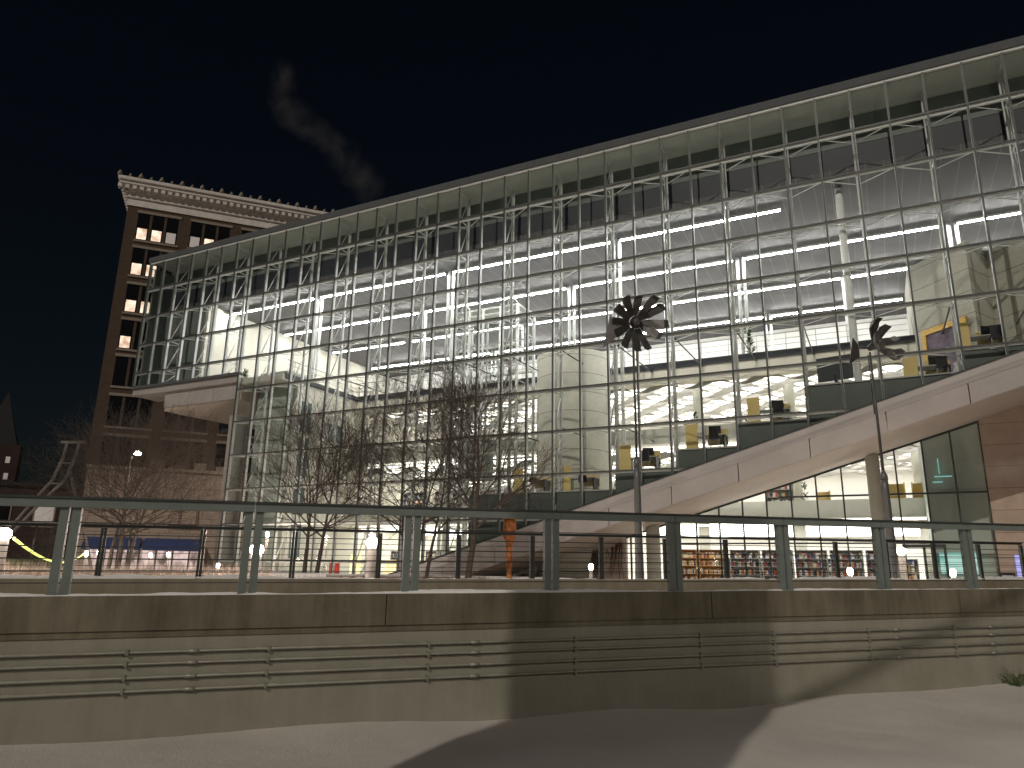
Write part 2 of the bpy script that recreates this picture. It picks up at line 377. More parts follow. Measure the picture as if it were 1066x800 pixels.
def railing(name, label, n, posts, zbase, ztop, mtop, mpost, face, paired=True):
    t = thing(name, label, 'railing', (0,0,0), WY)
    for s in posts:
        zb, zt_ = zbase(s), ztop(s)-.02
        q = MB()
        wd, gp = (.085,.03) if paired else (.05,.012)
        for k in (-1,1):
            a = s+k*(gp/2+wd/2); q.box(a-wd/2,a+wd/2, n-.03,n+.05, zb,zt_-.05)
        q.box(s-gp/2-wd,s+gp/2+wd, n-.045,n+.065, zb-.004,zb+.018)
        q.build('post', mpost, t)
    q = MB()
    for a, c in zip(posts, posts[1:]):
        q.slope(a+.004,c-.004, n-.06,n+.01, lambda s: ztop(s)-(.115 if paired else .06), lambda s: ztop(s)-.028)
    q.build('face_rail', mpost, t)
    q = MB()
    for a, c in zip(posts, posts[1:]):
        q.slope(a+.002,c-.002, n-.075,n+.16, lambda s: ztop(s)-.026, lambda s: ztop(s))
    q.build('handrail', mtop, t)
    for k in range(6):
        f = .13+.125*k
        s0, s1 = posts[0], posts[-1]
        MB().tube((s0,n+.01,zbase(s0)+f),(s1,n+.01,zbase(s1)+f), .0055 if paired else .006, None, 5).build('cable', M['cable'], t)
    return t
P1 = [-1.79+1.852*k for k in range(-5,15)]
railing('cable_railing', 'near grey green cable railing with paired flat posts on top of the retaining wall', 8.99, P1, zt, lambda s: .715+.0146*s, M['raildark'], M['rail'], 1)
fz = lambda s: -.268+.0098*s
far = thing('parapet_wall', 'low concrete kerb wall topped with snow on the far side of the bridge deck', 'wall', (0,0,0), WY)
MB().slope(-16,26, 16.77,17.05, lambda s:-1.2, fz).build('kerb', M['kerbc'], far)
snowline('snow_strip', -16, 26, 16.775, 17.0, fz, far, 8, .04)
P2 = [-2.72+1.856*k for k in range(-6,15)]
railing('cable_railing', 'far dark cable railing with thin posts on the kerb beyond the bridge deck', 16.86, P2, fz, lambda s: .80+.0125*s, M['raildark'], M['raildark'], 1, False)

# unseen pier inferred from the broad wall shadow, plus an added streak-casting bar
pc = W(5.1,8.87,0)+Vector((Ld.x,Ld.y,0)).normalized()*16.5
pier = thing('bridge_pier', 'unseen broad concrete pier casting the wide dark shadow across the retaining wall', 'pier', (pc.x,pc.y,-1.8), -SUN_AZ)
MB().prism([(-1.36,-.7),(1.36,-.7),(1.36,.7),(-1.36,.7)], 0, 16.2).build('shaft', M['kerbc'], pier)
shadow_brace = MB()
A = W(7.3,8.87,-1.75); Bq = W(10.9,8.87,-.57); A2 = A+Ld*17.5; B2 = Bq+Ld*22.
ext = (B2-A2).normalized()
iv = pier.matrix_world
shadow_brace = MB().tube(A2-ext*1., B2+ext*4., .075, .075, 8)  # bar added out of view to cast a faint slanting streak on the wall
bo = shadow_brace.build('shadow_brace', M['pole'], None); bo.parent = pier
bo.matrix_parent_inverse = (Matrix.Translation((pc.x,pc.y,-1.8)) @ Matrix.Rotation(-SUN_AZ,4,'Z')).inverted()

# street lamp on the path behind the photographer: it fills the shadow and throws the second, fainter set of shadows
sl2 = thing('street_lamp', 'street lamp on the snowy path facing the retaining wall, out of the picture', 'street lamp', (9.8,-3.2,-1.8))
MB().tube((0,0,0),(0,0,10.2),.10,.06,10).build('pole', M['pole'], sl2)
MB().lathe([(.05,10.22),(.30,10.26),(.28,10.4),(.06,10.6)],0,0,16).build('lamp_head', M['lampdim'], sl2)
pl = bpy.data.lights.new('lamp_light','POINT'); pl.energy = LAMP2; pl.color = (1.,.90,.80); pl.shadow_soft_size = .3
po = bpy.data.objects.new('lamp_light', pl); C.objects.link(po); po.parent = sl2; po.location = (0,0,9.8)

# weed tuft at the wall foot
q = MB(); rr = random.Random(5)
for k in range(46):
    a = rr.random()*2*PI; l = .12+.22*rr.random(); p = Vector((rr.gauss(0,.05),rr.gauss(0,.03),0)); dirv = Vector((math.cos(a)*.7,-abs(math.sin(a))*.4,1)).normalized()
    m1 = p+dirv*l*.6; m2 = m1+Vector((math.cos(a)*.5,math.sin(a)*.3-.1,.25)).normalized()*l*.5
    q.tube(p,m1,.006,.005,4); q.tube(m1,m2,.005,.002,4)
o = q.build('weed', M['weed']); o.location = W(11.55,8.8,-1.66); tag(o, 'small green weed tuft growing from the snow at the wall foot', 'weed')

# ------------------------------------------------------------------ library
LEN = 57.
lib = thing('library_building', 'long glass fronted library with gridded curtain wall, overhanging end and bright white lit interior', 'library', T, YAW)
def row(r): return ZT-RH*r
def cend(z): return min(LEN, 36.21+(z-3.51)/.304)
def lp(name, m, q, label=None, kind=None, parent=None): return q.build(name, m, parent or lib, label, kind)
# roof
lp('roof', M['roofm'], MB().box(-.12,LEN, -.12,25, 22.0,22.41))
lp('roof_edge_rail', M['mull'], MB().box(0,LEN, -.05,.10, 21.885,21.995))
# curtain wall glass: the facade outline above the sloping beam
pts = [(.0,12.36),(10.5,12.36),(10.5,GZ),(cend(GZ),GZ),(LEN,zcap(LEN)),(LEN,21.86),(0,21.86)]
lp('curtain_wall_glass', M['glass'], MB().poly([(c,.0,z) for c,z in pts]))
lp('end_glass', M['glass'], MB().poly([(0,0,12.36),(0,0,21.86),(0,12,21.86),(0,12,12.36)]))
lp('return_glass', M['glass'], MB().poly([(10.5,0,GZ),(10.5,0,12.36),(10.5,1.0,12.36),(10.5,1.0,GZ)]))
# mullions
for i in range(0, 39):
    c = 1.5*i if i < 38 else LEN
    if c > LEN: continue
    zb = 12.3 if c < 10.4 else max(GZ, zcap(c))
    if i == 7: zb = GZ
    q = MB(); q.box(c-.036,c+.036, -.07,-.004, zb,21.9); m = q.build('mullion', M['cap'], lib)
    MB().box(c-.042,c+.042, .004,.17, zb,21.9).build('inner_fin', M['mull'], m)
    if i == 7: pass
# transoms
for r in range(1, 11):
    z = row(r)
    c0 = 0. if z > 12.3 else 10.5; c1 = cend(z)
    h = .052 if r > 1 else .075
    m = MB().box(c0,c1, -.06,-.004, z-h*.6,z+h*.6).build('transom', M['cap'], lib)
    MB().box(c0,c1, .03,.15, z-.11-(.06 if r==1 else 0),z-.02).build('inner_rail', M['mull'], m)
lp('transom', M['roofm'], MB().box(-.05,10.6,-.1,.25, 12.18,12.36), 'metal sill rail below the overhang glazing')
# trusses behind every second mullion
for i in range(0, 38, 2):
    c = 1.5*i
    zb = 12.4 if c < 10.4 else max(GZ, zcap(c)+.1)
    q = MB(); q.tube((c,1.1,zb),(c,1.1,21.6), .095,.095,8)
    for r in range(0, 11):
        za, zb2 = row(r), row(r+1)
        if r == 0: za = 21.6
        if za < zb+.3: break
        lo = max(zb, zb2)
        q.tube((c,.19,za),(c,1.1,za), .036, None, 5)
        q.tube((c,.19,lo),(c,1.1,za-.1 if r else za), .036, None, 5)
        if r > 0:
            for k in (-1.5,1.5):
                if 0 <= c+k <= LEN and za > (12.3 if c+k < 10.4 else zcap(c+k)): q.tube((c,1.1,za-.06),(c+k,.12,za-.06), .024, None, 5)
    lp('truss', M['truss'], q)
    if c > 14.1:
        q = MB()
        for zl in (11.62, 7.4):
            if zl > zcap(c)+.3: q.tube((c,1.1,zl-.2),(c,8.0,zl), .035, None, 6)
        if q.v: lp('tie_rod', M['darkband'], q)
# upper fascia wall behind the top row, dark clerestory, ceiling
lp('fascia_panel', M['panelA'], MB().box(.4,LEN, 1.9,2.05, 21.76,22.02))
lp('fascia_panel', M['panelA'], MB().poly([(.4,.12,21.87),(LEN,.12,21.87),(LEN,1.9,21.78),(.4,1.9,21.78)]), 'underside of the roof edge')
lp('fascia_panel', M['panelB'], MB().box(.4,LEN, 1.9,2.05, 20.2,21.74), 'dark green strip below the roof edge')
lp('clerestory', M['clere'], MB().box(.4,LEN, 1.92,2.0, 19.02,20.2))
lp('ceiling', M['ceil'], MB().box(.3,LEN, 2.05,24.5, 18.62,18.75))
lp('ceiling_edge', M['ceil'], MB().box(.3,LEN, 1.86,2.05, 18.62,19.02))
# floors, edges, walls
lp('floor_slab', M['slab'], MB().box(.2,3.0,.35,2.2,11.76,12.).box(3.0,10.44, .35,24.5, 11.76,12.).box(10.44,14, .35,24.5, 11.62,12.).box(14,LEN, 8.,24.5, 11.62,12.), 'top floor slab')
lp('floor_slab', M['slab'], MB().box(14,LEN, 8.,24.5, 7.25,7.6), 'second floor slab')
lp('floor_slab', M['slab'], MB().box(14,LEN, 8.,24.5, 2.86,3.2), 'first floor slab')
lp('ground_slab', M['slab'], MB().box(10.6,34.8, .1,24.5, GZ-.1,GZ+.02).box(34.8,51.75,4.9,24.5,GZ-.1,GZ+.02))
lp('edge_band', M['darkband'], MB().box(14.03,LEN, 7.93,7.995, 11.72,12.1).box(13.97,14.03, .6,7.995, 11.72,12.1))
lp('edge_fascia', M['cream'], MB().box(14.0,LEN, 7.96,8.12, 11.0,11.6).box(14.0,LEN,8.12,9.4,10.98,11.05))
lp('parapet', M['parapet'], MB().box(14.0,49.8, 7.85,7.99, 7.25,8.12), 'solid parapet of the second floor')
lp('parapet', M['parapet'], MB().box(14.0,LEN, 7.85,7.99, 2.86,3.76), 'solid parapet of the first floor')
lp('back_wall', M['white'], MB().box(.2,LEN, 24.5,24.7, GZ,18.7))
lp('end_wall', M['cream'], MB().box(4.4,4.6, 1.9,24.5, 12.,18.62), 'cream wall at the left end of the top floor')
lp('end_wall', M['cream'], MB().box(13.7,13.95, 1.9,24.5, GZ,11.62), 'cream end wall below the top floor')
lp('end_wall', M['white'], MB().box(LEN-.1,LEN+.1, .4,24.5, GZ,22), 'white wall at the far right end')
q = MB()
for d0, z0, z1 in ((2.4,8.6,10.6),(2.4,5.6,8.2),(2.4,3.2,5.2),(2.4,.5,2.8),(5.2,8.4,9.6)):
    q.box(13.94,13.99, d0,d0+(.9 if d0 < 3 else 1.8), z0,z1)
lp('slot_window', M['tealwin'], q)
lp('core_wall', M['core'], MB().prism([(10.9,1.5),(13.68,1.5),(13.68,5),(10.9,5)], GZ,11.6).prism([(10.9,1.5),(13.3,1.5),(13.3,4),(10.9,4)],11.6,12.55))
lp('pale_pier', M['beam'], MB().box(9.55,10.25, .5,1.5, GZ,9.6))
lp('dark_screen', M['panelB'], MB().box(.3,4.4, 1.75,1.9, 12.,18.6).box(.12,.3,.3,1.9,12.,21.6))
# overhang underside
lp('overhang_fascia', M['beam'], MB().prism([(0,.06),(10.45,.06),(10.45,2.2),(0,2.2)],11.74,12.17))
for a, c2 in ((3.2,5.6),(5.6,8.0),(8.0,10.4)):
    lp('soffit_panel', M['beam'], MB().box(a+.015,c2-.015, .30,.42, 10.66,11.735))
lp('soffit_box', M['soffit'], MB().prism([(2.55,.9),(3.2,.9),(3.2,.42),(10.45,.42),(10.45,18),(4.6,18),(2.55,2.4)],10.56,11.73))
# ceiling light strips: things of their own
ROWN = ['nearest the glass','second from the glass','third from the glass','deepest inside']
ORD = ['first','second','third','fourth','fifth','sixth']
bk = {0:[3.9,13.4,24.2,35.3,44.6], 1:[4.9,18.5,30.3,41.2,52.3,LEN-.4], 2:[5.2,13.4,24.2,35.4,46.9,56.6], 3:[5.2,18.5,30.3,41.4,50.5]}
for k, d in enumerate((3.6,9.1,14.7,20.3)):
    for j, (a, e) in enumerate(zip(bk[k], bk[k][1:])):
        o = thing('ceiling_light', 'x', 'ceiling light', T, YAW)
        MB().box(a+.32,e-.32, d-.042,d+.042, 18.31,18.36).build('lamp_tube', M['strip'], o)
        MB().box(a+.3,e-.3, d-.11,d+.11, 18.363,18.47).build('housing', M['white'], o)
        tag(o, f'{ORD[j]} white strip light counted from the left in the ceiling row {ROWN[k]}', 'ceiling light', 'strip lights under the library ceiling')
# paired columns
for d, cs in ((3.9,(13.4,24.2,35.3)),(9.4,(18.5,30.3,41.3,52.4)),(14.9,(24.2,35.4,46.9)),(20.5,(18.5,30.3,41.4))):
    for c in cs:
        zb = max(12. if d > 8 else GZ, zcap(c))
        q = MB(); q.tube((c-.17,d,zb),(c-.17,d,18.62), .1,None,10); q.tube((c+.17,d,zb),(c+.17,d,18.62), .1,None,10)
        lp('column', M['truss'], q)
lp('column', M['truss'], MB().tube((47.1,2.5,zcap(47.1)-.3),(47.1,2.5,19.0),.17,None,14), 'stout white column close to the glass')
for c, d in ((20,11),(28.5,11),(38,11),(43.3,11),(49.5,11)):
    for z0, z1 in ((GZ,2.86),(3.2,7.25),(7.6,11.05)):
        lp('round_column', M['parapet'], MB().tube((c,d,z0),(c,d,z1), .32,None,16))
# balustrade of the top floor
q = MB()
for c in [14.2+1.55*k for k in range(24)]: q.tube((c,7.9,12.1),(c,7.9,13.05),.02,None,5)
for z in (12.4,12.72,13.05): q.tube((14.0,7.9,z),(49.6,7.9,z),.016 if z < 13 else .028,None,5); q.tube((13.9,.8,z),(13.9,7.9,z),.016 if z < 13 else .028,None,5)
for d in (1.5,3.,4.5,6.): q.tube((13.9,d,12.),(13.9,d,13.05),.02,None,5)
lp('balustrade', M['greym'], q)
# bright ceilings of the lower floors
FL = ['second floor','first floor','ground floor']
for fi, (zc, c0) in enumerate(((11.35,14.2),(7.02,14.2),(2.6,14.2))):
    for k in range(6):
        d = 9.2+2.5*k
        o = MB().box(c0,LEN-.5, d,d+.62, zc,zc+.05).build('ceiling_light', M['panel']); o.location = T; o.rotation_euler = (0,0,YAW)
        tag(o, f'{ORD[k]} long bright ceiling light from the atrium on the {FL[fi]} of the library', 'ceiling light', 'long bright ceiling lights of the lower floors')
o = MB().box(35.6,49.3, 6.0,6.5, 2.62,2.67).build('ceiling_light', M['panel']); o.location = T; o.rotation_euler = (0,0,YAW)
tag(o, 'long bright ceiling light directly behind the sloping ground floor glazing before the tall bookcases', 'ceiling light', 'long bright ceiling lights of the lower floors')
for zc, c0, d0, amp in ((10.75,14.4,9.0,.16),(6.45,14.4,9.0,.12)):
    for k in range(12):
        d = d0+.95*k; q = MB(); ph = 1.7*k; n = 86
        for i in range(n):
            x0 = c0+(LEN-.6-c0)*i/n; x1 = c0+(LEN-.6-c0)*(i+1)/n
            za = zc+amp*math.sin(x0*2.1+ph); zb = zc+amp*math.sin(x1*2.1+ph)
            ha = .24+.2*math.sin(x0*2.1+ph+1.2); hb = .24+.2*math.sin(x1*2.1+ph+1.2)
            q.hexa([(x0,d,za),(x1,d,zb),(x1,d+.05,zb),(x0,d+.05,za),(x0,d,za+ha),(x1,d,zb+hb),(x1,d+.05,zb+hb),(x0,d+.05,za+ha)])
        lp('ceiling_baffle', M['baffle'], q)
# concrete towers
q = MB(); q.lathe([(2.18,GZ),(2.18,12.45)], 31.7, 6.1, 40); lp('stair_tower', M['tower'], q)
lp('stair_tower', M['tower'], MB().prism([(49.9,7.7),(52.3,5.2),(53.3,6.9),(54.7,5.5),(56.9,5.3),(56.9,12),(49.9,12)],7.6,15.7), 'angular concrete block at the right end')
# sloping beam under the curtain wall
q = MB()
def beam_seg(q, a, c, prof):
    n = len(prof); k = len(q.v)
    for x in (a,c):
        for d, z in prof: q.v.append((x,d,zcap(x)+z))
    for i in range(n):
        j = (i+1)%n; q.f.append((k+i,k+n+i,k+n+j,k+j)); q.sm.append(False)
    q.f.append(tuple(k+i for i in range(n))); q.f.append(tuple(k+2*n-1-i for i in range(n))); q.sm += [False,False]
cs = [18.6]+[21.+3*k for k in range(13)]
for a, c2 in zip(cs, cs[1:]):
    c2 = min(c2, LEN)
    q = MB(); beam_seg(q, a+.018, c2-.018, [(-.30,-.56),(-.30,-1.38),(.1,-1.38),(.1,-.5)]); lp('beam_panel', M['beam'], q)
q = MB(); beam_seg(q, 18.6, LEN, [(-.02,.0),(-.10,-.06),(-.16,-.3),(-.325,-.50),(-.325,-.56),(.12,-.56),(.12,.0)]); lp('beam_coping', M['beam'], q)
q = MB(); beam_seg(q, 18.6, LEN, [(-.28,-1.40),(4.85,-1.40),(4.85,-.6),(.1,-.6),(.1,-1.385),(-.28,-1.385)]); lp('beam_soffit', M['soffit'], q)
q = MB(); q.box(18.6,LEN,-.05,.3,0,0) if False else None
lp('beam_flashing', M['raildark'], (lambda q: (beam_seg(q, 18.6, LEN, [(-.06,.0),(-.06,.07),(.2,.07),(.2,.0)]), q)[1])(MB()))
# terraces
TL = ['lowest','second','third','fourth','fifth','highest']
TER = [(28.0,36.1,3.86),(36.1,39.2,4.74),(39.2,42.,5.6),(42.,45.05,6.62),(45.05,51.,8.12),(51.,LEN-.2,9.05)]
for i, (a, e, z) in enumerate(TER):
    q = MB(); nsg = 4
    q.slope(a+.01,e-.01, .42,4.78, lambda c: max(zcap(c)-.75, GZ+.2) if zcap(c)-.75 < z-.1 else z-.12, lambda c: z-.06)
    lp('terrace', M['terr'], q, TL[i]+' terrace block behind the sloping beam')
    lp('terrace_ledge', M['greym'], MB().box(a,e, .36,4.9, z-.06,z))
# lower glazing under the beam
c_l, c_r = 35.2, 51.75
zs = lambda c: zcap(c)-1.43
lp('lower_glazing', M['glassd'], MB().poly([(c_l,4.8,GZ),(c_r,4.8,GZ),(c_r,4.8,zs(c_r)),(c_l,4.8,zs(c_l))]))
for k in range(15):
    c = 35.45+1.163*k+(.0 if k < 10 else .0)
    if c > c_r: c = c_r-.05
    lp('glazing_bar', M['raildark'], MB().box(c-.035,c+.035, 4.72,4.88, GZ,zs(c)))
lp('glazing_rail', M['raildark'], MB().box(43.0,c_r,4.735,4.868, 3.62,3.70).box(c_l,c_r,4.735,4.868, 1.42,1.49))
q = MB(); beam_seg(q, c_l, c_r, [(4.70,-1.5),(4.70,-1.41),(4.79,-1.41),(4.79,-1.5)]); lp('glazing_head', M['raildark'], q)
lp('granite_wall', M['gran'], MB().box(51.75,LEN+2, 4.7,5.1, GZ-.2,zcap(LEN)-1.42), 'pink granite end wall under the beam')
lp('granite_wall', M['gran2'], (lambda q: (q.hexa([(24.5,4.7,GZ-.2),(c_l,4.7,GZ-.2),(c_l,5.0,GZ-.2),(24.5,5.0,GZ-.2),(24.5,4.7,zs(24.5)+.3),(c_l,4.7,zs(c_l)),(c_l,5.0,zs(c_l)),(24.5,5.0,zs(24.5)+.3)]), q)[1])(MB()), 'pale stone wall below the low end of the beam')
lp('support_column', M['parapet'], MB().tube((36.9,3.9,GZ),(36.9,3.9,zs(36.9)+.02),.36,None,20), 'pale round column under the beam')
lp('support_column', M['parapet'], MB().tube((47.3,4.4,GZ),(47.3,4.4,zs(47.3)+.02),.3,None,20), 'pale round column in front of the bookshelves')
# entrance door and teal glazed bay at the right of the lower glazing
door = lp('entrance_door', M['raildark'], MB().box(48.15,48.25,4.6,4.7,GZ,1.35).box(49.75,49.85,4.6,4.7,GZ,1.35).box(48.15,49.85,4.6,4.7,1.25,1.4).box(48.95,49.05,4.6,4.7,GZ,1.25).box(48.2,49.8,4.6,4.7,-.25,-.17).box(48.7,49.3,4.55,4.7,1.42,1.56))
lp('bay_wall', M['core'], MB().slope(49.4,51.85,5.5,5.6,lambda c:GZ,lambda c:zs(c)+.05).box(49.4,49.5,5.6,7.8,GZ,zs(49.5)), 'grey green wall behind the last glazing bays')
lp('bay_screen_glow', M['teald'], MB().box(49.6,51.2,5.38,5.44,.15,1.05), 'teal lit display')
lp('bay_screen_glow', M['teald'], MB().box(50.0,50.03,5.38,5.44,4.6,5.3).box(49.8,50.5,5.38,5.44,4.45,4.49).box(49.7,50.1,5.38,5.44,4.2,4.24), 'teal reflections built as thin glowing bars')  # glowing bars stand in for teal reflections in the bay

# glass lift tower
lift = thing('lift_tower', 'glazed steel framed lift tower standing inside the atrium left of the concrete stair tower', 'lift', F(26.4,5.9,GZ), YAW)
q = MB()
X = (-2.4,-1.2,-.2,1.0,2.2); Hh = 16.9
for x in X:
    for y in (-1.2,1.2): q.tube((x,y,0),(x,y,Hh), .11 if x in (-2.4,2.2) else .08,None,8)
for z in [1.1*k for k in range(1,16)]:
    q.box(-2.4,2.2,-1.24,-1.16,z-.06,z+.06); q.box(-2.4,2.2,1.16,1.24,z-.06,z+.06); q.box(-2.44,-2.36,-1.2,1.2,z-.03,z+.03); q.box(2.16,2.24,-1.2,1.2,z-.03,z+.03)
q.build('frame', M['lattice'], lift)
q = MB()
for x0 in (-2.4,1.0):
    for y in (-1.2,1.2): q.path([(x0+.6+.6*math.cos(t), y, Hh+.45*math.sin(t)) for t in [PI*k/8 for k in range(9)]], .05, 6)
q.box(-2.4,2.2,-1.1,1.1,Hh,Hh+.12); q.build('top_arch', M['lattice'], lift)
MB().poly([(-2.35,-1.1,.1),(2.15,-1.1,.1),(2.15,-1.1,Hh),(-2.35,-1.1,Hh)]).build('glass_skin', M['glass'], lift)
MB().box(-1.9,-.4,-.9,.9,6.3,8.6).box(-1.9,-.4,-.9,.9,8.75,8.85).build('lift_car', M['core'], lift)

# ------------------------------------------------------------------ things inside the library
def carrel(c, d, z, label, flip=1):
    t = thing('study_desk', label, 'desk', F(c,d,z), YAW, 'study desks on the library terraces')
    MB().box(-.75,.75,-.4,.4,.70,.74).build('desk_top', M['greym'], t)
    MB().box(-.8*flip-.28,-.8*flip+.28,-.42,-.37,.0,1.35).build('tall_screen', M['yellow'], t)
    MB().box(-.2,.75,.37,.42,.35,1.12).build('back_screen', M['yellow'], t)
    for x in (-.68,.68): MB().box(x-.03,x+.03,-.35,.35,0,.70).build('leg', M['black'], t)
    return t
def chair(c, d, z, label, rz=0):
    t = thing('reading_chair', label, 'chair', F(c,d,z), YAW+rz, 'dark chairs at the terrace desks')
    MB().box(-.24,.24,-.24,.24,.43,.49).build('seat', M['black'], t)
    MB().hexa([(-.22,.2,.5),(.22,.2,.5),(.22,.24,.5),(-.22,.24,.5),(-.2,.27,.92),(.2,.27,.92),(.2,.31,.92),(-.2,.31,.92)]).build('backrest', M['black'], t)
    for x in (-.2,.2):
        for y in (-.2,.2): MB().tube((x,y,0),(x,y,.43),.016,None,6).build('leg', M['greym'], t)
    return t
def monitor(c, d, z, label, rz=0):
    t = thing('monitor', label, 'monitor', F(c,d,z), YAW+rz, 'dark monitors on the terrace desks')
    MB().box(-.28,.28,-.02,.02,.14,.50).build('screen', M['black'], t)
    MB().box(-.03,.03,-.01,.03,.0,.2).box(-.12,.12,-.08,.08,0,.015).build('stand', M['black'], t)
    return t
CP = [(31.3,1.6,0,'leftmost desk on the lowest terrace'),(34.0,1.6,0,'desk before the round concrete tower'),(37.2,1.6,1,'desk on the second terrace'),
      (40.5,1.6,2,'desk on the third terrace above the sloping beam'),(43.4,1.7,3,'desk on the fourth terrace right of centre'),(50.0,2.2,4,'desk on the long fifth terrace'),(52.0,1.6,5,'desk on the highest terrace')]
for i, (c, d, ti, lb) in enumerate(CP):
    z = TER[ti][2]
    carrel(c, d, z, 'study desk with yellow privacy screens, '+lb)
    chair(c+.35, d-.75+.02, z, 'dark chair at the '+lb, PI)
    if i in (2,3,4,5,6): monitor(c+.2, d+.1, z+.74, 'black monitor on the '+lb, .3)
# large dark display on the fifth terrace
t = thing('display_screen', 'large dark tilted screen standing on the long fifth terrace behind the second pinwheel', 'screen', F(46.2,1.4,8.12), YAW-.2)
MB().box(-.75,.75,-.05,.05,.35,1.45).build('panel', M['darkband'], t); MB().box(-.05,.05,-.05,.3,0,.6).build('foot', M['black'], t)
# gilt framed picture on the angular block
pd = Vector((2.4,-2.5,0)).normalized(); pa = math.atan2(pd.y,pd.x)+YAW
t = thing('framed_picture', 'large dark portrait in a heavy gilt frame hanging on the angular concrete block', 'picture', F(51.12,6.40,8.55), pa)
q = MB()
wv, hv = 1.28, 3.45
q.box(-wv,-wv+.24,-.14,-.01,0,hv); q.box(wv-.24,wv,-.14,-.01,0,hv); q.box(-wv+.24,wv-.24,-.14,-.01,0,.26); q.box(-wv+.24,wv-.24,-.14,-.01,hv-.26,hv)
q.build('frame', M['gold'], t)
MB().box(-wv+.22,wv-.22,-.06,-.02,.24,hv-.24).build('canvas', M['canvas'], t)
q = MB()
for cx, cz, rx, rz_ in ((.02,2.12,.13,.18),(.32,1.35,.10,.07),(-.25,1.0,.09,.06)):
    q.poly([(cx+rx*math.cos(a),-.064,cz+rz_*math.sin(a)) for a in [2*PI*k/14 for k in range(14)]])
q.build('painted_figure', M['skin'], t)
# bookcases
def bookcase(name_lab, c, d, z, wdt, h, mw, mb, rz=0, group='bookcases on the lower library floors'):
    t = thing('bookcase', name_lab, 'bookcase', F(c,d,z), YAW+rz, group)
    q = MB(); q.box(-wdt/2,-wdt/2+.05,-.2,.2,0,h); q.box(wdt/2-.05,wdt/2,-.2,.2,0,h); q.box(-wdt/2+.05,wdt/2-.05,.16,.2,0,h); q.build('case', mw, t)
    ns = max(2,int(h/.36)); 
    for k in range(ns+1):
        zz = .04+(h-.06)*k/ns
        MB().box(-wdt/2+.05,wdt/2-.05,-.19,.16,zz-.015,zz+.015).build('shelf', mw, t)
    rr = random.Random(int(c*10+d*7+z*3)); q = MB()
    for k in range(ns):
        x = -wdt/2+.07; zz = .055+(h-.06)*k/ns
        while x < wdt/2-.14:
            wd2 = .05+rr.random()*.05
            if rr.random() > .1: q.box(x,x+wd2-.004,-.16+rr.random()*.05,.1,zz,zz+.2+.1*rr.random())
            x += wd2
    q.build('book_row', mb, t, kind='stuff')
    return t
for k in range(7):
    c = 37.6+1.62*k; wa = k < 2
    bookcase(f'{ORD[k] if k < 6 else "seventh"} tall {"orange wooden" if wa else "grey metal"} bookcase from the left behind the ground floor glazing', c, 7.3, GZ+.02, 1.5, 2.15, M['wood'] if wa else M['greym'], M['books2'] if wa else M['books'])
for k in range(4):
    c = 38.4+3.1*k
    bookcase(f'{ORD[k]} low bookcase from the left standing behind the taller ground floor bookcases', c, 10.2, GZ+.02, 2.4, 1.8, M['greym'], M['books'])
for k in range(5):
    c = 17.5+2.8*k
    bookcase(f'{ORD[k]} bookcase from the left on the first floor behind the bare trees', c, 11.0, 3.2, 2.2, 2.1, M['greym'], M['books'])
for k in range(4):
    c = 17.5+2.9*k
    bookcase(f'{ORD[k]} bookcase from the left on the ground floor behind the bare trees', c, 10.0, GZ+.02, 2.2, 2.1, M['greym'], M['books'])
bookcase('low bookcase standing at the parapet of the first floor above the sloping glazing', 42.6, 9.0, 3.2, 1.5, 1.7, M['greym'], M['books'])
# first floor tables, planters
def plant(c, d, z, h, label, n=60, seed=1):
    rr = random.Random(seed)
    t = thing('potted_plant', label, 'plant', F(c,d,z), YAW, 'green plants inside the library')
    MB().lathe([(.16,0),(.2,.3),(.18,.3)],n=12).build('pot', M['black'], t)
    q = MB()
    for k in range(n):
        a = rr.random()*2*PI; zz = .3+rr.random()*(h-.4); rad = .08+.34*(1-zz/h)+.1*rr.random()
        p0 = Vector((0,0,zz)); p1 = Vector((math.cos(a)*rad,math.sin(a)*rad,zz+.12*rr.random()+.06)); sd = Vector((-math.sin(a),math.cos(a),0))*.05
        q.poly([p0,(p0+p1)/2+sd,p1,(p0+p1)/2-sd])
    q.tube((0,0,.25),(0,0,h*.8),.02,.008,5)
    q.build('foliage', M['plant'], t); return t
plant(41.6,8.9,12.,2.0,'bushy potted tree standing at the top floor balustrade right of centre',120,1)
plant(43.9,8.6,3.2,1.7,'spiky potted plant on the first floor seen above the sloping glazing',60,2)
plant(38.3,8.6,7.6,1.5,'leafy potted plant on the second floor behind the first pinwheel pole',60,3)
plant(5.4,1.9,12.,1.1,'first small plant from the left behind the overhang glazing',50,4)
plant(7.3,1.9,12.,1.2,'second small plant from the left behind the overhang glazing',50,5)
plant(9.0,1.9,12.,1.3,'third plant from the left behind the overhang glazing beside the core wall',60,6)
def booth(c, d, z, lab, w_=1.0, h=1.25):
    t = thing('reading_booth', lab, 'booth', F(c,d,z), YAW, 'yellow reading booths on the first floor')
    MB().box(-w_/2,w_/2,.3,.36,0,h).build('back_panel', M['yellow'], t)
    for x in (-w_/2,w_/2-.05): MB().box(x,x+.05,-.4,.3,0,h).build('side_panel', M['yellow'], t)
    MB().box(-w_/2+.05,w_/2-.05,-.35,.3,.42,.5).build('seat', M['greym'], t)
booth(47.9,8.8,3.2,'wide yellow reading booth on the first floor left of the glazing end',1.5,1.4)
booth(49.4,8.8,3.2,'narrow yellow reading booth on the first floor at the glazing end',.9,1.4)
booth(44.8,8.8,3.2,'small yellow reading booth beside the spiky plant on the first floor',.7,1.1)
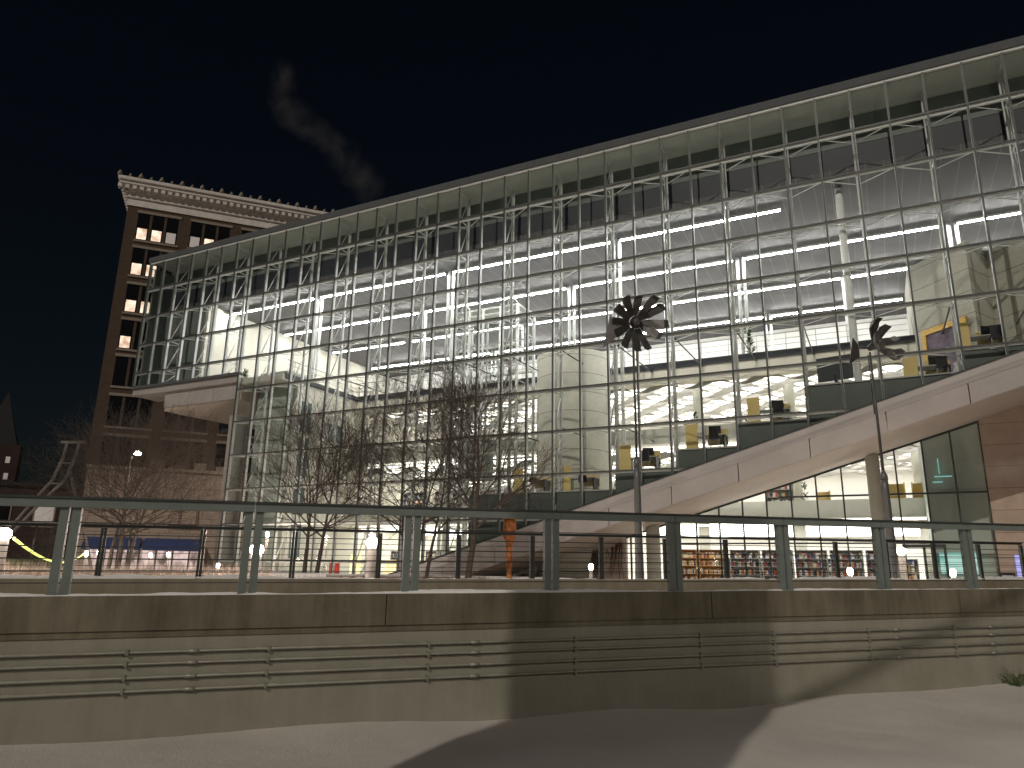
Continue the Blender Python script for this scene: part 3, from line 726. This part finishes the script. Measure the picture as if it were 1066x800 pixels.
# colourful displays in the left ground floor window
for k, (c, m, h, lb) in enumerate(((13.2,M['red'],1.1,'red free-standing board in the ground floor window at the left'),(17.0,M['red'],1.2,'low red board between the pale figures in the ground floor window'),(18.6,M['yel2'],1.7,'tall yellow lit board in the ground floor window behind the left tree'),(21.2,M['yel2'],1.4,'shorter yellow lit board in the ground floor window right of the taller one'),(19.9,M['black'],1.6,'black board between the two yellow boards in the ground floor window'))):
    t = thing('display_board', lb, 'display board', F(c,3.2,GZ+.02), YAW, 'boards in the ground floor window')
    MB().box(-.38,.38,-.04,.04,.1,h).build('panel', m, t); MB().box(-.3,-.24,-.2,.2,0,.1).box(.24,.3,-.2,.2,0,.1).build('foot', M['black'], t)

# vines and icicles hanging on the pale stone wall under the beam
q = MB(); rr = random.Random(21)
for k in range(150):
    c = 27.6+7.4*rr.random(); z = zs(c)-.1-rr.random()*.25; p = Vector((c,4.6,z)); l = .4+rr.random()**1.5*2.0; n = 4
    for i in range(n):
        p2 = p+Vector((rr.gauss(0,.05),rr.gauss(0,.02),-l/n))
        if p2.z < GZ: break
        q.tube(p,p2,.018*(1-i/n)+.006,.018*(1-(i+1)/n)+.005,4); p = p2
o = q.build('vine', M['vine']); o.location = T; o.rotation_euler = (0,0,YAW); tag(o, 'dry brown vines hanging down the pale stone wall under the sloping beam', 'vine')

# orange hanging lantern column
t = thing('hanging_lantern', 'tall orange fabric lantern column with a yellow cap in front of the stone wall', 'lantern', (0.,30.,GZ), 0)
rr = random.Random(2)
MB().lathe([(.08,.0),(.11,.5),(.09,.9),(.14,1.3),(.12,1.7),(.15,2.05),(.25,2.2),(.27,2.75),(.22,2.95)], n=14).build('shade', M['orange'], t)
MB().lathe([(.30,2.95),(.24,3.06),(.02,3.2)], n=14).build('cap', M['gold'], t)

# ------------------------------------------------------------------ wind sculptures
def pinwheel(name_lab, loc, hub_z, aim, blades, seed, rad, tail, k_=1.):
    t = thing('wind_sculpture', name_lab, 'sculpture', loc, 0, 'steel pinwheels on tall poles')
    base = loc[2]; H = hub_z-base; zk = H*.47
    MB().lathe([(.24*k_,0),(.2*k_,.5),(.165*k_,2.2),(.14*k_,zk-.3),(.14*k_,zk)], n=16).build('pole', M['pole'], t)
    MB().lathe([(.15*k_,zk),(.148*k_,zk+.12),(.07*k_,zk+.3)], n=16).build('collar', M['pole'], t)
    q = MB(); q.tube((0,0,zk),(0,0,H-.15),.06*k_,.042*k_,10); q.tube((.0,.14,H-2.3),(0,.14,H-.2),.026*k_,None,6); q.build('mast', M['sculpt'], t)
    q = MB()
    ax = Vector(aim).normalized(); u = ax.cross(Vector((0,0,1))).normalized(); v = u.cross(ax)
    hc = Vector((0,0,H))+ax*.25
    q.tube(hc-ax*.3,hc+ax*.1,.09,.19,14); q.tube(hc+ax*.1,hc+ax*.27,.19,.07,14); q.build('hub', M['sculpt'], t)
    rr = random.Random(seed)
    for k in range(blades):
        a = 2*PI*k/blades+rr.gauss(0,.05); rd = u*math.cos(a)+v*math.sin(a); tg = -u*math.sin(a)+v*math.cos(a)
        L = rad*(.84+.24*rr.random()); w0, w1 = .06,.115+.04*rr.random(); tw = .3+.25*rr.random()
        back = -.18
        ws = [(hc+rd*.2, w0, .2), (hc+rd*L*.5-ax*back*.5, (w0+w1)*.55, tw*.6), (hc+rd*L*.92-ax*back*1.6, w1, tw), (hc+rd*L-ax*back*2.6, w1*.8, tw*1.1)]
        q = MB()
        for (p,wa,ta),(p2,wb,tb) in zip(ws, ws[1:]):
            ea = (tg*math.cos(ta)+ax*math.sin(ta)); eb = (tg*math.cos(tb)+ax*math.sin(tb)); na = (ax*math.cos(ta)-tg*math.sin(ta))*.012
            q.hexa([p-ea*wa-na,p+ea*wa-na,p2+eb*wb-na,p2-eb*wb-na,p-ea*wa+na,p+ea*wa+na,p2+eb*wb+na,p2-eb*wb+na])
        q.build('blade', M['sculpt'], t)
    tv = Vector(tail); q = MB(); s_ = Vector((0,0,H))
    q.tube(s_, s_+tv*.55, .035,None,6)
    up = Vector((0,0,1)); e = tv.normalized()
    p0, p1 = s_+tv*.5, s_+tv
    nn = e.cross(up).normalized()*.015
    A_, B_, C_, D_ = p0+up*.08, p1+up*.36-e*.25, p1-up*.62, p0-up*.32-e*.0
    q.hexa([A_-nn,B_-nn,C_-nn,D_-nn,A_+nn,B_+nn,C_+nn,D_+nn]); q.build('tail_vane', M['sculpt'], t)
    return t
pinwheel('open twelve bladed steel pinwheel on a tall pole before the middle of the glass facade', (3.62,20.76,GZ), 7.29, (.10,-.95,-.30), 12, 4, .88, (-.9,.2,-.14), .66)
pinwheel('crumpled steel pinwheel turned sideways on a tall pole before the right of the glass facade', (12.33,23.95,GZ), 7.62, (.62,-.72,.30), 11, 9, .9, (-.85,-.2,-.05), .84)

# ------------------------------------------------------------------ bollard lamps
def bollard(loc, h, label, small=False, rad=.17):
    t = thing('bollard_light', label, 'bollard light', loc, 0, 'lit bollard lamps on the plaza')
    MB().lathe([(rad*.8,0),(rad*.78,h-.26),(rad*.62,h-.24)], n=16).build('post', M['bollard'], t)
    MB().lathe([(rad*.6,h-.24),(rad*.92,h-.19),(rad,h-.11),(rad*.85,h-.04),(rad*.4,h)], n=16).build('lamp', M['lamps'] if small else M['lamp'], t)
    return t
bl = [((-12.39,18.18),.80,'big lit bollard at the left edge of the plaza by the glowing rope'),((-7.06,20.84),.58,'lit bollard in front of the curtain wall corner'),((-3.99,21.64),.85,'lit bollard beside the yellow boards and bare tree'),((4.64,21.5),.90,'lit bollard before the orange wooden bookcases'),((10.25,19.47),.74,'lit bollard beside the entrance door')]
for (x,y), z, lb in bl:
    k = 19.6/(Vector((x,y,0)).dot(WN)); bt = bollard((x*k,y*k,GZ), z*k-GZ, lb)
    bl_ = bpy.data.lights.new('bollard_glow','POINT'); bl_.energy = 160; bl_.color = (1.,.80,.68); bl_.shadow_soft_size = .12
    bo_ = bpy.data.objects.new('bollard_glow', bl_); C.objects.link(bo_); bo_.parent = bt; bo_.location = (0,0,z*k-GZ+.25)
for x, y, z, lb in ((-22.17,39.16,.62,'small far bollard nearest the end of the glowing rope'),(-21.2,38.6,.66,'small far bollard right of the rope end'),(-19.47,40.57,.60,'small far bollard under the navy awnings, left of a pair'),(-19.3,42.3,.66,'small far bollard under the navy awnings, right of a pair'),(-15.6,40.2,.1,'very small far bollard by the pale pier'),(-13.9,41.,1.5,'small far lamp on a thin post at the corner of the curtain wall'),(-12.6,38.6,1.72,'tall small lamp before the core wall'),(3.26,29.82,.3,'small bollard in front of the vine covered stone wall'),(11.3,24.8,.25,'small bollard right of the crumpled pinwheel pole'),(14.0,23.6,.26,'small bollard before the teal display')):
    bt = bollard((x,y,GZ), z-GZ, lb, True, .09)
    if z > 1.2:
        bl_ = bpy.data.lights.new('lamp_glow','POINT'); bl_.energy = 420; bl_.color = (1.,.80,.68); bl_.shadow_soft_size = .15
        bo_ = bpy.data.objects.new('lamp_glow', bl_); C.objects.link(bo_); bo_.parent = bt; bo_.location = (0,0,z-GZ+.25)
t = thing('street_lamp', 'tall street lamp glowing behind the bare tree at the left', 'street lamp', (-25.53,48.72,GZ))
MB().tube((0,0,0),(0,0,8.0),.09,.06,10).build('pole', M['pole'], t); MB().tube((0,0,8.0),(.5,-.3,8.2),.05,None,8).build('arm', M['pole'], t)
MB().lathe([(.05,8.02),(.22,8.05),(.2,8.2),(.04,8.3)], .5,-.3, 12).build('lamp_head', M['lamps'], t)

# ------------------------------------------------------------------ bare trees
def tree(label, loc, h, spread, seed, trunks=1, up=.55, depth=6, r0=.12, m=None, clear=.28, nb=3, tw=1.0):
    t = thing('bare_tree', label, 'tree', loc, 0, 'bare winter trees on the plaza')
    rr = random.Random(seed); m = m or M['bark']
    cq = MB()
    def grow(p, d, L, r, lev):
        n = 3 if lev < 3 else 2
        for i in range(n):
            d2 = (d+Vector((rr.gauss(0,.10),rr.gauss(0,.10),rr.gauss(0,.05)+.05*up))).normalized()
            p2 = p+d2*L/n; r2 = r*(1-.22/n*1.2)
            cq.tube(p,p2,r,r2,5 if lev < 3 else 3,cap=False)
            if lev < depth and (i > 0 or lev > 0):
                k = nb if lev < 2 else 2
                for _ in range(k if i == n-1 else 1):
                    a = rr.random()*2*PI; o_ = d2.orthogonal().normalized(); o_ = Matrix.Rotation(a,3,d2) @ o_
                    ang = .35+.4*rr.random()
                    nd = (d2*math.cos(ang)+o_*math.sin(ang)*spread+Vector((0,0,up*.35))).normalized()
                    grow(p2, nd, L*(.58+.22*rr.random()), max(.004,r2*.56), lev+1)
            p, d, r = p2, d2, r2
    for k in range(trunks):
        off = Vector((k*.42,k*.1,0)); d = Vector((rr.gauss(0,.03)+.05*k,rr.gauss(0,.03),1)).normalized(); p = off; n = 5; Ht = h*clear; tq = MB()
        for i in range(n):
            p2 = p+d*Ht/n; tq.tube(p,p2,r0*(1-.05*i),r0*(1-.05*(i+1)),10,cap=False); p = p2; d = (d+Vector((rr.gauss(0,.03),rr.gauss(0,.03),0))).normalized()
        tq.build('trunk', m, t)
        # leader with side limbs
        L = h-Ht; n = 9; pr = r0*.76
        for i in range(n):
            d = (d+Vector((rr.gauss(0,.05),rr.gauss(0,.05),.02))).normalized(); p2 = p+d*L*.8/n
            cq.tube(p,p2,pr,pr*.86,6,cap=False); pr *= .86; p = p2
            for _ in range(2):
                a = rr.random()*2*PI; sd = Vector((math.cos(a),math.sin(a),0)); e = .55+.4*(i/n)
                grow(p2, (sd*spread+Vector((0,0,e*1.3*up/.55))).normalized(), L*.30*(1-.5*i/n)*tw, pr*.55, 1)
    cq.build('crown', m, t)
    return t
tree('bare tree with twin trunks left of centre before the glass facade', (-7.9,29.0,GZ), 6.6, 1.05, 31, 2, .45, 5, .10, clear=.25, tw=1.15)
tree('dense twiggy bare tree left of the darkest trunk before the glass facade', (-4.3,30.6,GZ), 8.2, 1.1, 12, 3, .4, 5, .09, clear=.2, tw=1.15)
tree('tall bare tree with a dark forked trunk before the lift tower', (-1.55,28.0,GZ), 7.9, .95, 57, 1, .6, 5, .14, clear=.24, tw=1.05)
tree('wide spreading bare tree in front of the brown brick tower block', (-21.3,39.9,GZ), 8.0, 1.25, 77, 3, .45, 5, .13, M['bark2'], clear=.22, nb=3, tw=1.45)
tree('small bare shrub tree by the dark brick house at the left edge', (-18.6,30.3,GZ), 2.2, 1.1, 5, 1, .4, 4, .05, M['bark2'], clear=.2, tw=1.2)

# ------------------------------------------------------------------ hedges, lawn, planter on the plaza
def blades(name, label, s0, s1, n0, n1, count, hmin, hmax, m, seed):
    rr = random.Random(seed); q = MB()
    for k in range(count):
        p = W(s0+(s1-s0)*rr.random(), n0+(n1-n0)*rr.random(), GZ); hh = hmin+(hmax-hmin)*rr.random(); a = rr.random()*2*PI
        p2 = p+Vector((math.cos(a)*.35*hh,math.sin(a)*.35*hh,hh)); sd = Vector((math.sin(a),-math.cos(a),0))*.02
        q.poly([p-sd,p+sd,p2])
        if rr.random() < .6:
            pm = p.lerp(p2,.5); p3 = pm+Vector((rr.gauss(0,.2),rr.gauss(0,.2),.25*hh+.1)); q.poly([pm-sd,pm+sd,p3])
    o = q.build(name, m); o['kind'] = 'stuff'; o['label'] = label; return o
blades('dry_grass', 'dry snow dusted grass along the far kerb at the left', -11, .6, 19.5, 24.5, 9000, .55,1.05, M['grass'], 3)
blades('low_hedge', 'dark leafless hedge along the far kerb below the trees', .2, 8., 22.5, 25.5, 2400, .45,.8, M['hedge'], 4)
MB().poly([W(-22,33,GZ+.3),W(-8.5,33,GZ+.3),W(-8.5,46,GZ+1.15),W(-22,46,GZ+1.15)]).build('lawn', M['lawn'], kind='structure')
MB().prism([tuple(W(-9,24.5))[:2],tuple(W(2.5,24.5))[:2],tuple(W(2.5,33))[:2],tuple(W(-9,33))[:2]], GZ, GZ+.74).build('snow_bank', M['snowcap'], kind='structure')
t = thing('planter_wall', 'low stone planter wall capped with snow in front of the ground floor windows', 'planter', (-13.,35.2,GZ), R(-4))
MB().box(0,15,0,.5,0,.58).build('wall', M['stone'], t); MB().box(0,15,-.02,.52,.58,.66).build('snow_cap', M['snowcap'], t)
# glowing rope
q = MB(); pts = []
pa_, pb_ = Vector((-11.2,16.8,.52)), Vector((-22.2,39.0,.50))
for k in range(17):
    f = k/16; p = pa_.lerp(pb_,f); p.z -= .62*4*f*(1-f)*.8; pts.append(p)
q.path(pts,.035,6); o = q.build('rope_light', M['rope']); tag(o, 'sagging yellow green glowing rope strung between bollards at the left', 'rope light')

# ------------------------------------------------------------------ brown brick tower block
HY = R(21.); hot = thing('brick_tower_block', 'tall brown brick block with a white bracketed cornice and a few lit windows', 'building', (-42.949,73.351,0), HY)
HL, HD = 34., 22.
MB().box(0,HL,0,HD,GZ,39.1).build('wall', M['brick'], hot)
q = MB()
def ring(q, o, z0, z1): q.box(-o,HL+o,-o,HD+o,z0,z1)
ring(q,.12,38.6,39.5); ring(q,.3,39.5,39.75); ring(q,.22,39.75,40.35); ring(q,1.0,40.75,41.15); ring(q,1.2,41.15,41.5); ring(q,.5,40.35,40.75)
cor = q.build('cornice', M['cornice'], hot)
q = MB()
for k in range(50): x = -.95+.72*k; q.box(x-.2,x+.2,-.92,-.2,40.28,40.74)
for k in range(31): y = -.4+.72*k; q.box(-.92,-.2,y-.2,y+.2,40.28,40.74)
q.build('bracket_course', M['cornice'], cor)
for k in range(31):
    x = -1.1+1.05*k; g_ = 1. if k % 2 == 0 else .66; MB().lathe([(.2*g_,41.5),(.27*g_,41.5+.25*g_),(.15*g_,41.5+.5*g_),(.05,41.5+.65*g_)], x,-1.05,8).build('crest_ornament', M['sill'], cor)
lit = {(0,0,0):2,(0,0,1):2,(0,0,2):1,(0,1,0):1,(0,1,1):2,(0,1,2):2,(1,0,0):2,(1,0,1):2,(2,0,0):2,(2,0,1):2,(3,0,0):2,(0,2,0):2}
tops = [37.88,33.7,29.42,25.33,21.25,16.98,12.72]
for ri, zt_ in enumerate(tops):
    for bi in range(6):
        s0 = 1.15+5.42*bi
        if ri > 2 and bi > 1: 
            if bi > 3: continue
        MB().box(s0-.1,s0+4.4,-.1,.05,zt_+.02,zt_+.32).build('lintel', M['sill'], hot)
        MB().box(s0-.1,s0+4.4,-.12,.05,zt_-3.42,zt_-3.2).build('sill', M['sill'], hot)
        for wi in range(3):
            a = s0+1.47*wi; bq = a+1.2
            w_ = MB().box(a,bq,-.012,.04,zt_-3.2,zt_).box(a+.0,bq,-.05,-.02,zt_-1.66,zt_-1.56).build('window', M['windark'], hot)
            st_ = lit.get((ri,bi,wi))
            if st_: MB().box(a+.12,bq-.12,-.03,-.014,zt_-3.08,zt_-1.80).build('pane', M['winlit'] if st_ == 2 else M['windim'], w_)
# ------------------------------------------------------------------ beige stone shop building with awnings
sh = thing('stone_shop_building', 'low beige stone panelled building with navy awnings over a lit storefront', 'building', (-33.5,56.87,0), R(20))
MB().box(.3,15.5,0,9,GZ,7.3).build('wall', M['stone'], sh)
MB().box(.2,15.6,-.12,9.1,7.3,7.55).build('coping', M['stone'], sh)
q = MB()
for a, h in ((4.6,.75),(7.9,.7),(9.6,.5)): q.box(a,a+.9,1,2,7.55,7.55+h)
q.build('roof_unit', M['sill'], sh)
MB().box(1.2,9.6,-.03,.02,GZ,1.2).build('storefront', M['shop'], sh)
q = MB()
for k in range(8): x = 1.2+1.2*k; q.box(x-.06,x+.06,-.08,-.03,GZ,1.2)
q.build('storefront_frame', M['sill'], sh)
for a, e in ((.9,4.85),(5.05,9.2)):
    MB().hexa([(a,-1.1,1.05),(e,-1.1,1.05),(e,0,1.05),(a,0,1.05),(a,-.95,1.35),(e,-.95,1.35),(e,-.02,2.0),(a,-.02,2.0)]).build('awning', M['awn'], sh)
q = MB(); q.box(7.3,7.36,-.15,-.1,3.0,5.4); q.box(8.6,8.66,-.15,-.1,3.0,5.4); q.box(6.6,8.7,-.3,-.1,3.0,3.08); q.build('wall_bracket', M['vine'], sh)
# dark brick house, church, gantry
dk = thing('dark_brick_house', 'dark brick house with one pale lit window at the left edge', 'house', (-41.5,62.4,0), R(25))
MB().box(-14,4.4,0,9,GZ,6.3).build('wall', M['dkbrick'], dk)
MB().box(-14.2,4.6,-.2,9.2,6.3,6.6).build('roof', M['spire'], dk)
w_ = MB().box(1.0,2.6,-.06,.02,2.9,5.2).build('window', M['sill'], dk); MB().box(1.12,2.48,-.09,-.061,3.05,5.05).build('pane', M['windim'], w_)
w_ = MB().box(-2.2,-.6,-.06,.02,2.9,5.2).build('window', M['sill'], dk); MB().box(-2.08,-.72,-.09,-.061,3.05,5.05).build('pane', M['windark'], w_)
ca = thing('entrance_canopy', 'long thin flat canopy edge running in front of the dark brick house', 'canopy', (-30.3,43.8,0), R(12))
MB().box(-4,7.5,0,1.5,2.15,2.4).build('roof_slab', M['sill'], ca)
for x in (-3.5,1.8,7.1): MB().tube((x,.8,GZ),(x,.8,2.15),.07,None,8).build('post', M['pole'], ca)
ch = thing('church', 'distant dark church tower with a pointed spire and small lit openings at the left edge', 'church', (-80.5,114.5,0), R(30))
MB().box(-4.5,2.2,0,6,GZ,18.2).build('tower', M['dkbrick'], ch)
MB().hexa([(-3.6,.4,18.2),(1.6,.4,18.2),(1.6,5.6,18.2),(-3.6,5.6,18.2),(-1.05,2.9,27),(-.95,2.9,27),(-.95,3.1,27),(-1.05,3.1,27)]).build('spire', M['spire'], ch)
for x, z in ((-3.2,15.3),(-1.2,15.8),(.8,15.2),(.9,12.6)):
    MB().box(x-.3,x+.3,-.06,-.01,z,z+1.0).build('opening', M['windim'], ch)
MB().box(-14,9,-3,5,GZ,11.2).build('nave', M['dkbrick'], ch)
ga = thing('steel_gantry', 'curved steel gantry sculpture with twin ribs rising to a short crossbar', 'gantry', (-26.3,42.5,GZ), R(-5))
q = MB()
for dx in (0,.75):
    q.path([(-3.6+dx*.4,-1.2,0),(-2.2+dx*.4,-1.1,2.0),(-1.1+dx*.7,-.4,4.3),(-.35+dx,-.1,5.6),(.0+dx,0,6.9),(.12+dx,0,7.85)], .085, 8)
q.path([(.45,.1,6.2),(1.0,.3,4.6),(1.9,.6,2.0),(2.5,.8,0)], .085, 8)
q.build('rib', M['gantry'], ga)
q = MB(); q.box(-.25,1.2,-.1,.1,7.78,7.92)
for z, x in ((6.6,-.1),(5.4,-.45),(4.2,-1.0),(3.1,-1.6)): q.tube((x,-.2,z),(x+.75,-.1,z),.05,None,6)
q.build('crossbar', M['gantry'], ga)
# blue lit panel and framed notice on the granite wall
o = MB().box(-.22,1.2,-.06,0,.1,1.85).build('blue_panel', M['blue']); o.location = F(52.55,4.68,GZ+.05); o.rotation_euler = (0,0,YAW); tag(o, 'tall blue lit panel on the granite wall at the right edge', 'panel')
t = thing('notice_case', 'small framed notice case on the granite wall beside the blue panel', 'notice', F(51.98,4.69,GZ+.3), YAW)
MB().box(-.27,.27,-.06,0,0,.85).build('frame', M['black'], t); MB().box(-.2,.2,-.068,-.061,.08,.77).build('sheet', M['poster'], t)

# ------------------------------------------------------------------ steam
def puffmat(name, dens):
    m = bpy.data.materials.new(name); m.use_nodes = True; nt = m.node_tree; nt.nodes.clear(); L = nt.links
    out = N(nt,'ShaderNodeOutputMaterial'); pv = N(nt,'ShaderNodeVolumePrincipled'); pv.inputs['Color'].default_value = (.9,.82,.78,1)
    tc = N(nt,'ShaderNodeTexCoord'); ln = N(nt,'ShaderNodeVectorMath', operation='LENGTH'); L.new(tc.outputs['Object'], ln.inputs[0])
    fall = N(nt,'ShaderNodeMapRange'); fall.inputs['From Min'].default_value = 1.; fall.inputs['From Max'].default_value = .15; L.new(ln.outputs['Value'], fall.inputs['Value'])
    geo = N(nt,'ShaderNodeNewGeometry') if False else None
    oi = N(nt,'ShaderNodeObjectInfo'); av = N(nt,'ShaderNodeVectorMath', operation='ADD'); L.new(tc.outputs['Object'], av.inputs[0]); L.new(oi.outputs['Location'], av.inputs[1])
    no = N(nt,'ShaderNodeTexNoise', Scale=1.15, Detail=3., Roughness=.5, Distortion=.4); L.new(av.outputs[0], no.inputs['Vector'])
    mr = N(nt,'ShaderNodeMapRange'); mr.inputs['From Min'].default_value = .36; mr.inputs['From Max'].default_value = .78; L.new(no.outputs['Fac'], mr.inputs['Value'])
    mu = N(nt,'ShaderNodeMath', operation='MULTIPLY'); L.new(fall.outputs[0], mu.inputs[0]); L.new(mr.outputs[0], mu.inputs[1])
    m2 = N(nt,'ShaderNodeMath', operation='MULTIPLY'); m2.inputs[1].default_value = dens; L.new(mu.outputs[0], m2.inputs[0]); L.new(m2.outputs[0], pv.inputs['Density'])
    L.new(pv.outputs[0], out.inputs['Volume']); return m
ico = MB(); ico.lathe([(1e-3,-1)]+[(math.cos(a),math.sin(a)) for a in [-PI/2+PI*k/10 for k in range(1,10)]]+[(1e-3,1)], n=16)
def plume(label, puffs, dens):
    pm = puffmat('steam', dens)
    t = thing('steam_plume', label, 'steam', puffs[0][0])
    o0 = Vector(puffs[0][0])
    for p, s_ in puffs:
        o = ico.build('puff', pm, t); o.location = Vector(p)-o0; o.scale = s_
    return t
plume('faint rising steam plume in the night sky above the library roof', [((-24.2,107.2,60.3),(3.4,2.6,3.6)),((-26.0,106.8,62.6),(3.6,2.6,3.2)),((-28.2,106.3,65.4),(3.4,2.6,3.6)),((-30.8,105.6,67.6),(3.4,2.6,2.4)),((-33.6,104.6,69.4),(3.8,2.6,2.6)),((-36.4,103.8,71.2),(3.8,2.6,3.2)),((-38.0,103.2,74.0),(3.0,2.4,3.6)),((-38.4,103.,77.6),(2.4,2.2,3.6))], .095)
plume('thin wisp of steam drifting before the granite wall at the right edge', [((14.9,21.8,3.15),(1.0,.5,.42)),((15.9,21.6,3.35),(1.0,.5,.36))], 1.3)

# ------------------------------------------------------------------ render settings
sc.render.engine = 'CYCLES'
cy = sc.cycles
cy.use_denoising = True
cy.max_bounces = 7; cy.diffuse_bounces = 4; cy.glossy_bounces = 3; cy.transmission_bounces = 4; cy.transparent_max_bounces = 12; cy.volume_bounces = 0
cy.sample_clamp_indirect = 4.; cy.caustics_reflective = False; cy.caustics_refractive = False
cy.use_adaptive_sampling = True; cy.adaptive_threshold = .015
try: cy.denoiser = 'OPENIMAGEDENOISE'
except Exception: pass
cy.use_light_tree = True
vs = sc.view_settings; vs.view_transform = 'Standard'; vs.look = 'None'; vs.exposure = 0.; vs.gamma = 1.
